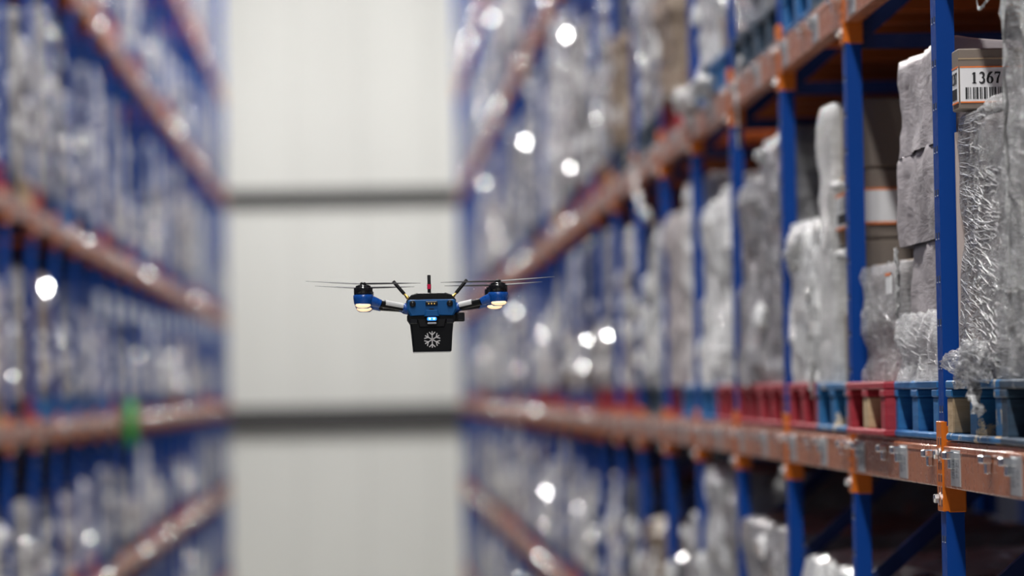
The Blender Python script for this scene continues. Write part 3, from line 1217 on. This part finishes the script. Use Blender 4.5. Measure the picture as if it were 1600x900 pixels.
# fuselage
build(MB().prism(outline([(636, 469), (643, 461), (652, 458), (697, 458), (706, 461), (713, 469), (713, 476), (636, 476)]), -.012, .19, 'drone_black', .004), 'top_shell', D)
vents = MB()
for r_ in range(3):
    for c_ in range(18):
        x, z = P(651 + c_ * 2.75 - r_ * .0, 461 + r_ * 2.9)
        vents.box(x - .0013, x + .0013, -.0155, -.010, z - .0013, z + .0013, 'drone_vent')
o = build(vents, 'vent_grille', D)
o['kind'] = 'stuff'
build(MB().prism(outline([(637, 470), (640, 468.5), (709, 468.5), (712, 470), (714, 484), (709, 494), (686, 494), (684, 496), (665, 496), (663, 494), (641, 494), (636, 484)]), -.026, .16, 'drone_blue', .005), 'front_panel', D)
build(MB().prism(outline([(665, 485), (684, 485), (686, 495), (663, 495)]), -.036, -.02, 'drone_blue', .003), 'nose', D)
for px in (645, 703):
    x, z = P(px, 475)
    s = build(MB().lathe([(.001, -.032), (.0052, -.032), (.0066, -.031), (.0082, -.031), (.0082, -.02)], 'drone_black', (x, 0, z), 24, 'Y'), 'sensor', D)
    build(MB().lathe([(.0005, -.0328), (.003, -.0326), (.0048, -.0319)], 'drone_black_gloss', (x, 0, z), 20, 'Y'), 'lens', s)
x0, z0 = P(665, 478)
x1, z1 = P(684, 471.5)
w = build(box_of('drone_black_gloss', x0, x1, -.030, -.02, z0, z1, c=.0015), 'sensor_window', D)
for i, px in enumerate((670, 674.5, 679)):
    x, z = P(px, 475.2)
    build(MB().lathe([(.0005, -.0315), (.0014, -.0312), (.0016, -.0295)], 'led_amber', (x, 0, z), 10, 'Y'), 'indicator', w)
x, z = P(674.5, 483.5)
build(box_of('drone_vent', x - .006, x + .006, -.0275, -.02, z - .0014, z + .0014), 'slot', D)
x, z = P(674.5, 499)
lampb = build(box_of('drone_black', x - .0165, x + .0165, -.036, -.012, z - .008, z + .008, c=.004), 'lamp_housing', D)
build(box_of('led_blue', x - .0122, x + .0122, -.0385, -.034, z - .0044, z + .0044, c=.0022), 'lamp', lampb)
build(MB().lathe([(.0003, -.0392), (.0034, -.0390), (.0036, -.0375)], 'led_core', (x - .0055, 0, z), 14, 'Y', sy=.75).lathe([(.0003, -.0392), (.0034, -.0390), (.0036, -.0375)], 'led_core', (x + .0055, 0, z), 14, 'Y', sy=.75), 'lamp_core', lampb)
x, z = P(674.5, 505.5)
build(box_of('arm_grey', x - .0115, x + .0115, -.036, -.02, z - .0024, z + .002, c=.0012), 'lip', D)

# cool box
build(MB().prism(outline([(637, 492), (712, 492), (713, 499), (708, 506), (706.5, 520), (704.5, 549), (702, 550.5), (648, 550.5), (645.5, 549), (643, 520), (641.5, 506), (637, 499)]), -.022, .15, 'box_black', .003), 'cool_box', D)
cb = D.children[-1]
build(MB().prism(outline([(652, 499), (697, 499), (694, 511), (655, 511)]), -.026, -.02, 'drone_black', .002), 'front_recess', cb)
for sgn in (-1, 1):
    x, z = P(674.5 + sgn * 28, 502)
    build(box_of('drone_black_gloss', x - .010, x + .010, -.0245, -.02, z - .007, z + .005, c=.002), 'latch', cb)
x0, z0 = P(646, 550.6)
x1, z1 = P(704, 548.8)
build(box_of('arm_grey', x0, x1, -.0205, .148, z0, z0 + .0012), 'bottom_edge', cb)
sf = MB()
cx, cz = P(674.6, 531)
R_ = 12.8 * PX
for k in range(6):
    a = math.radians(90 + 60 * k)
    u = Vector((math.cos(a), math.sin(a)))
    c0 = Vector((cx, cz))
    stroke(sf, [c0, c0 + u * R_], .0026, -.0226, 'snowflake_print', .0006)
    for sg in (-1, 1):
        b2 = Vector((math.cos(a + sg * math.radians(45)), math.sin(a + sg * math.radians(45))))
        st_ = c0 + u * R_ * .54
        stroke(sf, [st_, st_ + b2 * R_ * .52], .0024, -.0228, 'snowflake_print', .0006)
build(sf, 'snowflake', cb)
# side pod
x0, z0 = P(706, 503)
x1, z1 = P(726.5, 489)
sp = build(box_of('drone_black', x0, x1, .02, .06, z0, z1, c=.002), 'side_pod', D)
x, z = P(720, 496)
build(box_of('drone_black_gloss', x - .007, x + .007, .018, .022, z - .008, z + .008, c=.001), 'port', sp)

# antennas
for (bx_, by_, tx, ty) in ((637.5, 464, 615.5, 438), (709, 464, 731.5, 437.5)):
    a, b2 = P(bx_, by_), P(tx, ty)
    v = Vector((b2[0] - a[0], b2[1] - a[1]))
    a3 = Vector((a[0], .04, a[1]))
    d3 = Vector((v.x, 0, v.y))
    an = build(MB().tube([a3 + d3 * .22, a3 + d3 * .97, a3 + d3 * 1.0], [.0046, .0046, .0036], 'drone_black', 12), 'antenna', D)
    build(MB().tube([a3 - d3 * .06, a3 + d3 * .08, a3 + d3 * .09, a3 + d3 * .23], [.0048, .0048, .0034, .0034], 'brass', 10), 'antenna_base', an)
a, b2 = P(672, 459), P(672, 429)
an = build(MB().tube([(a[0], .05, a[1]), (b2[0], .05, b2[1] - .001), (b2[0], .05, b2[1])], [.0044, .0044, .0036], 'drone_black', 12), 'antenna', D)
build(MB().tube([(a[0], .05, P(0, 451)[1]), (a[0], .05, P(0, 443.5)[1])], .0052, 'antenna_red', 12), 'red_band', an)
build(MB().tube([(a[0], .05, P(0, 460)[1]), (a[0], .05, P(0, 457)[1])], .0050, 'drone_black_gloss', 12), 'antenna_base', an)

# arms, pods, motors, propellers: front pair towards the camera, rear pair behind and a little lower
BL = MB()
nb = 16


def blade_mb(length, flip):
    mb = MB()
    for sg in (-1, 1):
        vs, fs = [], []
        for i in range(nb + 1):
            t = i / nb
            x = sg * (.006 + (length - .006) * t)
            ch = .0030 * (1 - t) ** .5 + .0062 * math.sin(math.pi * min(1, t * .9 + .10)) + .0010
            tw = math.radians(11 * (1 - t) + 3) * sg * flip
            zc = .0030 + .004 * t
            for k, e in enumerate((-1, -.3, .4, 1)):
                th = (.0011, .0016, .0013, .0004)[k] * (1 - .5 * t)
                yy, zz = ch * e * math.cos(tw), ch * e * math.sin(tw) + zc
                vs.append((x, yy, zz + th * .6))
                vs.append((x, yy, zz - th * .6))
        for i in range(nb):
            for k in range(3):
                a_, b_ = i * 8 + k * 2, (i + 1) * 8 + k * 2
                fs.append((a_, b_, b_ + 2, a_ + 2))
                fs.append((a_ + 1, a_ + 3, b_ + 3, b_ + 1))
            a_, b_ = i * 8, (i + 1) * 8
            fs.append((a_, a_ + 1, b_ + 1, b_))
            fs.append((a_ + 6, b_ + 6, b_ + 7, a_ + 7))
        e = nb * 8
        fs.append((e, e + 1, e + 3, e + 2))
        fs.append((e + 2, e + 3, e + 5, e + 4))
        fs.append((e + 4, e + 5, e + 7, e + 6))
        mb.add(vs, fs, 'propeller_grey', True)
    return mb


def rotor(cx, cy, cz, sgn, spin, front):
    """pod with its lamp, motor and two-bladed propeller; cz is the seam of motor and pod"""
    pod = MB()
    pod.lathe([(.001, -.0325), (.0130, -.0325), (.0195, -.0285), (.0243, -.019), (.0260, -.006), (.0260, .001), (.0240, .003), (.001, .003)], 'drone_blue_bright', (cx, cy, cz), 32)
    pod.tube([(cx - sgn * .015, cy, cz - .011), (cx - sgn * .030, cy + .002, cz - .016), (cx - sgn * .044, cy + .004, cz - .021)], [.0145, .0125, .0105], 'drone_blue_bright', 14)
    p_ = build(pod, 'motor_pod', D)
    lp = MB()
    lp.lathe([(math.sin(math.pi * q / 12) + 1e-3, -.0078 * math.cos(math.pi * q / 12)) for q in range(13)], 'lamp_warm', (cx + sgn * .001, cy - .0108, cz - .0240), 28, 'Z', .0198, .0138)
    build(lp, 'landing_lamp', p_)
    mt = MB()
    mt.lathe([(.001, .003), (.0235, .003), (.0238, .0190), (.0230, .0215), (.0175, .0225), (.0168, .0265), (.0125, .0285), (.001, .0288)], 'drone_black_gloss', (cx, cy, cz), 28)
    m_ = build(mt, 'motor', D)
    fins = MB()
    for k in range(14):
        a_ = 2 * math.pi * k / 14
        xf = Matrix.Translation((cx, cy, cz)) @ Matrix.Rotation(a_, 4, 'Z')
        fins.box(.0210, .0242, -.0012, .0012, .004, .0205, 'drone_black', xf=xf)
        fins.box(.0150, .0192, -.0014, .0014, .0200, .0262, 'drone_black', xf=xf)
    f_ = build(fins, 'cooling_fins', m_)
    f_['kind'] = 'stuff'
    hub = build(MB().lathe([(.001, .0285), (.0085, .0285), (.0085, .0330), (.0050, .0355), (.001, .036)], 'drone_black', (cx, cy, cz), 20), 'propeller_hub', D)
    pr = build(blade_mb(.148, sgn), 'blades', hub, (cx, cy, cz + .0285))
    pr.rotation_euler = (0, math.radians(-2.0 * sgn), spin)
    return p_


for sgn, (mx, my) in ((-1, (568.5, 461)), (1, (779.0, 460.5))):
    fx, fz = P(mx, my)
    for front in (True, False):
        cy = -.005 if front else .225
        cz = fz if front else fz - .0045
        cx = fx if front else fx + sgn * -.003
        rotor(cx, cy, cz, sgn, math.radians(4 * sgn) if front else math.radians(28 * sgn), front)
        # arm: blue socket at the fuselage, carbon tube below, pale sleeve
        ax, az = P(674.5 + sgn * 39, 481)
        ex, ez = cx - sgn * .044, cz - .021
        y0, y1 = (.03, cy + .004) if front else (.13, cy - .004)
        A, E_ = Vector((ax, y0, az)), Vector((ex, y1, ez))
        arm = build(MB().tube([A, E_], .0088, 'drone_black', 14), 'arm', D)
        build(MB().tube([A.lerp(E_, .16) + Vector((0, -.001, .0028)), A.lerp(E_, .84 if sgn < 0 else .66) + Vector((0, -.001, .0030))], .0090, 'arm_white', 14), 'sleeve', arm)
        build(MB().tube([A.lerp(E_, -.12), A.lerp(E_, .05), A.lerp(E_, .06), A.lerp(E_, .17)], [.0150, .0135, .0105, .0100], 'drone_blue_bright', 14), 'arm_socket', arm)
